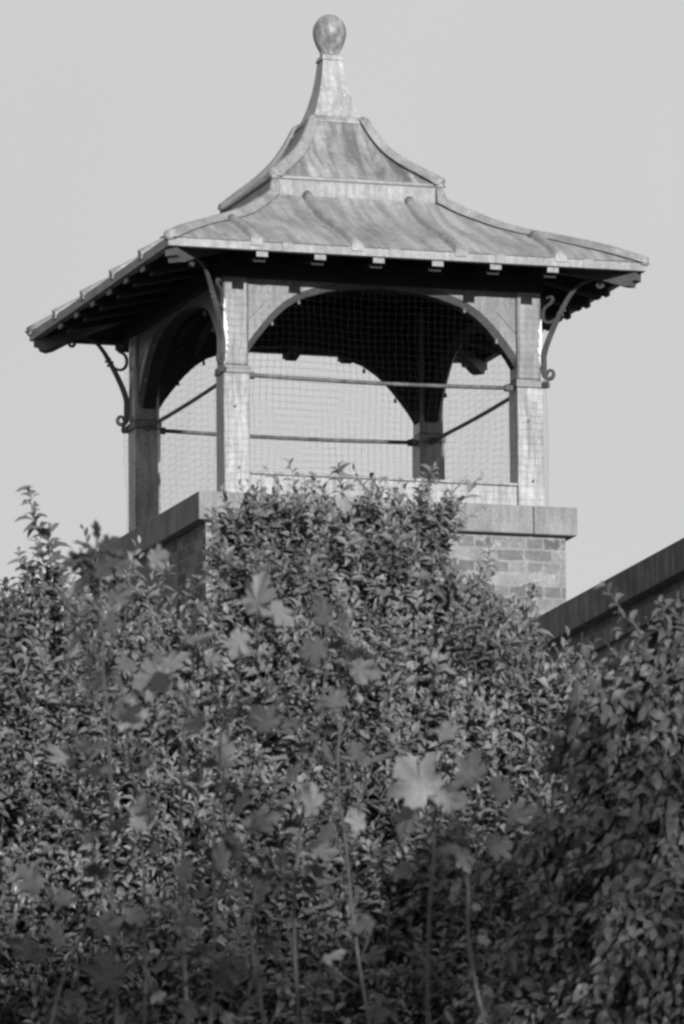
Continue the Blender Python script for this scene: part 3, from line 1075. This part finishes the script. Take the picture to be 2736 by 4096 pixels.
bush('evergreen_shrub', 'tallest evergreen shrub, in front of the middle of the brick base', 'shrub',
     [(950, 2170, 115, 43.6), (1070, 2110, 120, 43.6), (1700, 2050, 120, 43.4), (1010, 2200, 165, 43.6), (1200, 2120, 160, 43.6), (1400, 2090, 165, 43.4), (1610, 2090, 165, 43.4), (1700, 2150, 120, 43.4), (960, 2420, 190, 43.2), (1250, 2380, 250, 43), (1600, 2380, 250, 43), (1830, 2440, 170, 43),
      (1950, 2520, 170, 43), (2080, 2660, 150, 43), (1100, 2700, 280, 42.7), (1450, 2750, 320, 42.5), (1850, 2780, 300, 42.5), (2150, 2850, 230, 42.6), (1250, 3150, 350, 42.3), (1700, 3150, 330, 42.3), (2050, 3150, 280, 42.4), (2310, 2850, 170, 42.4), (2280, 3200, 300, 42.4), (2350, 3000, 250, 42.8), (2300, 3500, 300, 42)],
     2700, .082, M['leaf_privet'], .44, 'leafy shrubs below the cupola', trunk_uv=(1450, 0), D0=44,
     extra=[([(1200, 2020, 43.3), (1180, 1930, 43.3), (1160, 1850, 43.3)], 6, .07), ([(1370, 2000, 43.3), (1365, 1930, 43.3), (1350, 1880, 43.3)], 9, .085),
            ([(1680, 2020, 43.3), (1700, 1930, 43.3), (1725, 1880, 43.3)], 9, .085), ([(1780, 2160, 43.3), (1830, 2090, 43.3)], 9, .08),
            ([(1900, 2400, 43.3), (1945, 2280, 43.3), (1970, 2200, 43.3)], 8, .08), ([(2080, 2500, 43.3), (2120, 2400, 43.3), (2140, 2350, 43.3)], 8, .08),
            ([(2230, 2620, 43), (2270, 2580, 43)], 8, .06), ([(850, 2150, 43.3), (840, 2100, 43.3)], 7, .085), ([(1020, 2080, 43.3), (1040, 1990, 43.3)], 9, .08)])
bush('evergreen_shrub', 'shaded evergreen shrub low in the middle of the picture', 'shrub',
     [(1650, 3420, 260, 43), (1250, 3550, 380, 41.8), (1700, 3600, 380, 41.8), (1100, 3950, 380, 41.6), (1600, 4000, 400, 41.6), (2050, 3900, 350, 41.8), (1400, 4300, 420, 41.6)],
     1450, .082, M['leaf_privet'], .44, 'leafy shrubs below the cupola', trunk_uv=(1500, 0), D0=42, tone0=.35)  # lower tone puts part of the shade into the leaf colour
bush('broadleaf_tree', 'tree with larger hanging leaves at the right edge, in front of the parapet', 'tree',
     [(2620, 2640, 190, 39), (2740, 2490, 150, 39), (2460, 2760, 130, 39.2), (2480, 2820, 190, 39), (2330, 2890, 140, 39.4), (2700, 2950, 250, 38.8), (2450, 3050, 200, 39), (2900, 2700, 300, 39), (2650, 3250, 220, 38.6), (2900, 3200, 300, 38.8), (2250, 3350, 220, 39.2),
      (2600, 3600, 260, 38.4), (2300, 3700, 240, 39), (2850, 3700, 300, 38.4), (2500, 4000, 320, 38.6), (2150, 4000, 300, 39), (2800, 4150, 350, 38.6)],
     1650, .10, M['leaf_broad'], .5, 'broadleaf trees', open_=.8, droop=.75, slen=(.22, .42), nl=(8, 12), trunk_uv=(2560, 0), D0=39.8, upb=.05,
     extra=[([(2560, 2520, 39), (2480, 2430, 39), (2420, 2350, 39)], 7, .075), ([(2680, 2480, 39), (2640, 2400, 39)], 7, .085), ([(2250, 2680, 39), (2300, 2610, 39)], 7, .06)])

# ------------------------------------------------------------------ maple saplings in front
STEMS = [  # polyline in photo pixels (bottom to top), distance
    ([(470, 4300), (450, 3500), (432, 2900), (405, 2500), (385, 2250), (390, 2120)], 31.0),
    ([(560, 4400), (590, 3900), (560, 3300), (480, 2700), (515, 2320)], 32.0),
    ([(760, 4300), (740, 3800), (720, 3200), (745, 2850), (790, 2600), (800, 2480)], 31.5),
    ([(1080, 4300), (1000, 3700), (890, 3250), (905, 2900), (985, 2560), (1030, 2420)], 31.0),
    ([(1190, 4300), (1180, 3560), (1205, 3260), (1270, 2950), (1310, 2680), (1300, 2470)], 31.5),
    ([(1500, 4300), (1420, 3700), (1350, 3150), (1365, 2850), (1395, 2560), (1385, 2440)], 32.5),
    ([(1700, 4300), (1720, 3700), (1735, 3250), (1750, 3120), (1785, 2900)], 30.5),
    ([(2000, 4400), (1880, 3800), (1860, 3400), (1920, 3200), (1960, 3000)], 32.0),
    ([(150, 4300), (260, 3900), (380, 3600), (370, 3250), (300, 3000)], 32.5),
    ([(820, 4300), (860, 3950), (850, 3400), (880, 3000), (880, 2800)], 30.5),
]
# leaf: (u, v of the blade centre, width px, pointing direction in degrees (0 = right, 90 = up), brightness, tilt, kind)
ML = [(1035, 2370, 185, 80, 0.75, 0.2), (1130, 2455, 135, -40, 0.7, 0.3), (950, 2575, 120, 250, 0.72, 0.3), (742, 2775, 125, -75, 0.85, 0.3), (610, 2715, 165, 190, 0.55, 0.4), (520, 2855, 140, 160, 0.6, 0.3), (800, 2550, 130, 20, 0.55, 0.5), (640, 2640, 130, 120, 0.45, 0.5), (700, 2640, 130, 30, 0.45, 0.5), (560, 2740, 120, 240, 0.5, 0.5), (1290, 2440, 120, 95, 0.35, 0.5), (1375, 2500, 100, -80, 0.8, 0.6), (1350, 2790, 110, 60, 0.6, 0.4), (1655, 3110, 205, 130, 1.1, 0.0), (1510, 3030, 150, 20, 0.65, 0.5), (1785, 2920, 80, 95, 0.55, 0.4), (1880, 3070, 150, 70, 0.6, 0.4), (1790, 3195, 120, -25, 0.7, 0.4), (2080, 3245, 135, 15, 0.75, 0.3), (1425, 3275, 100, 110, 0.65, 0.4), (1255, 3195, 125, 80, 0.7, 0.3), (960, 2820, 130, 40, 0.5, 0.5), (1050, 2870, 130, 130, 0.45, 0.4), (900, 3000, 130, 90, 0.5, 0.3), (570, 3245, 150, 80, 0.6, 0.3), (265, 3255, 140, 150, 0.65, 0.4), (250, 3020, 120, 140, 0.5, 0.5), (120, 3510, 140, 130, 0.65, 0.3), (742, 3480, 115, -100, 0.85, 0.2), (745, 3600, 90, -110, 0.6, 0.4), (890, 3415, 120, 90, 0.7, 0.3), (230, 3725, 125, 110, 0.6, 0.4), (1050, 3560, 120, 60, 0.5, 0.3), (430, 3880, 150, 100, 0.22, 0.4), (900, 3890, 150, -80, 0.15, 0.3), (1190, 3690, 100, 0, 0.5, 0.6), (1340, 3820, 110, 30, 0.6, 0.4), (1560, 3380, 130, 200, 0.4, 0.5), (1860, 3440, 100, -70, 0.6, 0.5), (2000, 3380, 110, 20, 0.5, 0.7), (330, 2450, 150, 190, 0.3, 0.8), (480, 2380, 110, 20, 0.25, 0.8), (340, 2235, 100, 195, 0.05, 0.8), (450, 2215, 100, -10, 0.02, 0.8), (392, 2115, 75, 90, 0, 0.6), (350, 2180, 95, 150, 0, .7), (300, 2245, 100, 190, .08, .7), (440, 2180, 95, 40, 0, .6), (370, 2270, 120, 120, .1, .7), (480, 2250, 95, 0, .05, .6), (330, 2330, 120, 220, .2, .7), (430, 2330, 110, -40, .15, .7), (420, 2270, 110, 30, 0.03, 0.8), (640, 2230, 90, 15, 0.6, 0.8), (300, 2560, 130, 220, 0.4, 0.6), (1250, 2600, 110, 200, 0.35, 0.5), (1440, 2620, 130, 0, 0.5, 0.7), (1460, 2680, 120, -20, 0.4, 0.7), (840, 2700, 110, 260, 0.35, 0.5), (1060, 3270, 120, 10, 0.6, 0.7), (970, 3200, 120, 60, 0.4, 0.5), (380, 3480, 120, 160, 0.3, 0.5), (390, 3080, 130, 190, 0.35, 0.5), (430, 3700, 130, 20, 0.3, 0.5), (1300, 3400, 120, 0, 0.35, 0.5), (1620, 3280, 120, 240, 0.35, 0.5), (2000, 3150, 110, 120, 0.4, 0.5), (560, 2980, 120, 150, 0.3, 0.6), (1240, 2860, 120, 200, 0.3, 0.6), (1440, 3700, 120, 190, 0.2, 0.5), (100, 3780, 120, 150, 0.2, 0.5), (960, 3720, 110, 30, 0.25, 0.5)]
LB = ['maple sapling with dark top leaves standing out left of the brick base', 'tall thin maple sapling beside the dark topped one at left', 'maple sapling with a pale drooping leaf left of centre',
      'maple sapling with a broad pale top leaf under the left of the brick base', 'maple sapling with wide dull leaves under the middle of the brick base', 'slender maple sapling with a twisted pale top leaf near the centre',
      'maple sapling bearing the single largest, brightest leaf, right of centre', 'rightmost maple sapling, next to the hanging leaved tree', 'leftmost low maple sapling in front of the glossy shrub', 'low maple sapling with shaded leaves near the bottom left of centre']
NEAR = [[] for _ in STEMS]
SP = []
for pl, D in STEMS:
    pts = []
    for i in range(len(pl) - 1):
        for j in range(12):
            t = j / 12
            pts.append((pl[i][0] + (pl[i + 1][0] - pl[i][0]) * t + 5 * math.sin(i * 4 + j * .5), pl[i][1] + (pl[i + 1][1] - pl[i][1]) * t))
    pts.append(pl[-1])
    SP.append(np.array(pts))
for lf in ML:
    best = None
    for i, p in enumerate(SP):
        dd = np.hypot(p[:, 0] - lf[0], (p[:, 1] - lf[1] - 90))
        k = int(dd.argmin())
        if best is None or dd[k] < best[0]:
            best = (dd[k], i, k)
    NEAR[best[1]].append((lf, best[2]))
for i, (pl, D) in enumerate(STEMS):
    P = [Vector(at(u, v, D)) for u, v in SP[i]]
    foot = P[0].copy()
    foot.z = GROUND
    foot += Vector((.05 * i - .2, .1, 0))
    root = empty('maple_sapling', tuple(foot), LB[i], 'sapling', 'maple saplings in front of the shrubs')
    full = [foot.lerp(P[0], t / 6) for t in range(6)] + P
    n = len(full)
    L = Leaves(MAPLE_V, MAPLE_F, 1.0)
    pet = MB().tube(full, .0058, 7, radii=[(1.45 - 1.1 * j / n) * (1 + (.25 if j % 7 == 0 else 0)) for j in range(n)])
    for (lf, k) in NEAR[i]:
        u, v, wd, ang, tone, tilt = lf
        d2 = Vector(RX * math.cos(R(ang)) + UY * math.sin(R(ang)))
        size = wd / 1.08 * D / FPX
        off = Vector(F) * (-.05 + random.uniform(-.12, .06))
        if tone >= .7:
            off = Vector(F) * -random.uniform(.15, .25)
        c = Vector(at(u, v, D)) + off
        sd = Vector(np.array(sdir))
        # tone paints each blade sunlit or dull; tilt only turns it
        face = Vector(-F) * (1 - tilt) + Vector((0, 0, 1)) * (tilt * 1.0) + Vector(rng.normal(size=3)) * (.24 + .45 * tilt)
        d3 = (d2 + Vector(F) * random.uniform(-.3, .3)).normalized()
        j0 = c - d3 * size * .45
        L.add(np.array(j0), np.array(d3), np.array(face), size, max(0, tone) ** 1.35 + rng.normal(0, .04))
        sp_ = P[max(k - 1, 0)]
        m_ = sp_.lerp(j0, .5) + Vector((0, 0, -.012))
        pet.tube([sp_, sp_.lerp(m_, .5) - Vector((0, 0, .004)), m_, m_.lerp(j0, .5) + Vector((0, 0, .002)), j0], .0026, 5)
    # smaller leaves between, turned every way
    for q in range(22):
        k = int(rng.integers(2, len(P)) * (.55 + .45 * rng.random()))
        sgn = 1 if rng.random() < .5 else -1
        ln = rng.uniform(.04, .12)
        dr_ = (Vector(RX) * sgn * rng.uniform(.3, 1) + Vector((0, 0, rng.uniform(.0, .7))) + Vector(F) * rng.uniform(.2, 1.6)).normalized()
        j0 = P[k] + dr_ * ln
        dd = (dr_ + Vector((0, 0, -rng.uniform(.1, .9)))).normalized()
        L.add(np.array(j0), np.array(dd), np.array(Vector((0, 0, 1)) * .8 + Vector(-F) * .4 + Vector(rng.normal(size=3)) * .5), rng.uniform(.045, .1), rng.uniform(.05, .4))
        pet.tube([P[k], P[k].lerp(j0, .5) - Vector((0, 0, .006)), j0], .0018, 4)
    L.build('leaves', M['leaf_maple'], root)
    pet.build('stem', M['stem'], root, smooth=True)

# ------------------------------------------------------------------ unseen trees added to shade the lower leaves and cut sky light at left
def add_shade_tree(label, x, y, ztop, r, n=2600, leaf=.22):
    root = empty('shade_tree', (x, y, GROUND), label, 'tree', 'unseen trees added for shade')
    L = Leaves(LEAF_V, LEAF_F, .6)
    hgt = ztop - GROUND
    cz = ztop - r[1]
    for q in range(n):
        dv = rng.normal(size=3); dv /= np.linalg.norm(dv)
        lump = 1 + .13 * math.sin(4 * dv[0] + 3 * x) + .12 * math.sin(6 * dv[2] + 5 * dv[1] + y)
        p = np.array([x, y, cz]) + dv * np.array([r[0], r[0], r[1]]) * lump * rng.uniform(.45, 1) ** .5
        L.add(p, rng.normal(size=3) + dv, rng.normal(size=3) + UPV, leaf * rng.uniform(.7, 1.2), rng.uniform(0, 1))
    L.build('foliage', M['leaf_shade_tree'], root)
    b = Vector((x, y, GROUND)); t = Vector((x, y, cz + r[1] * .4))
    MB().tube([b.lerp(t, i / 6) + Vector((.1 * math.sin(i * 2 + x), .1 * math.cos(i + y), 0)) for i in range(7)], .2, 10, radii=[1.5, 1.1, 1, .85, .7, .5, .25]).build('trunk', M['bark'], root, smooth=True)
    m = MB()
    for i in range(14):
        a = i * 2.4; z0 = cz - r[1] * .5 + r[1] * .08 * i
        s0 = Vector((x, y, z0)); e = s0 + Vector((math.cos(a) * r[0] * .75, math.sin(a) * r[0] * .75, r[1] * .4))
        m.tube([s0, s0.lerp(e, .5) + Vector((0, 0, -.1)), e], .06, 6, radii=[1, .7, .2])
    m.build('limbs', M['bark'], root, smooth=True)


add_shade_tree('added lower round tree, out of view, shading the saplings', -7.6, -38, -3.2, (1.7, 2.4))
add_shade_tree('added taller narrow tree, out of view, shading the left shrubs', -4.7, -38, .05, (1.75, 3.8), 3400)
add_shade_tree('added taller round tree, out of view, shading the right shrubs', -1.8, -38, .1, (2.0, 3.8), 3600)
add_shade_tree('added broad tree left of the cupola, out of view, blocking sky light', -8.5, 1.5, 3.5, (3.4, 5.5), 5000, .3)
add_shade_tree('added broad tree far left, out of view, blocking sky light', -9.5, 8.5, 3.0, (3.6, 5.5), 5000, .3)
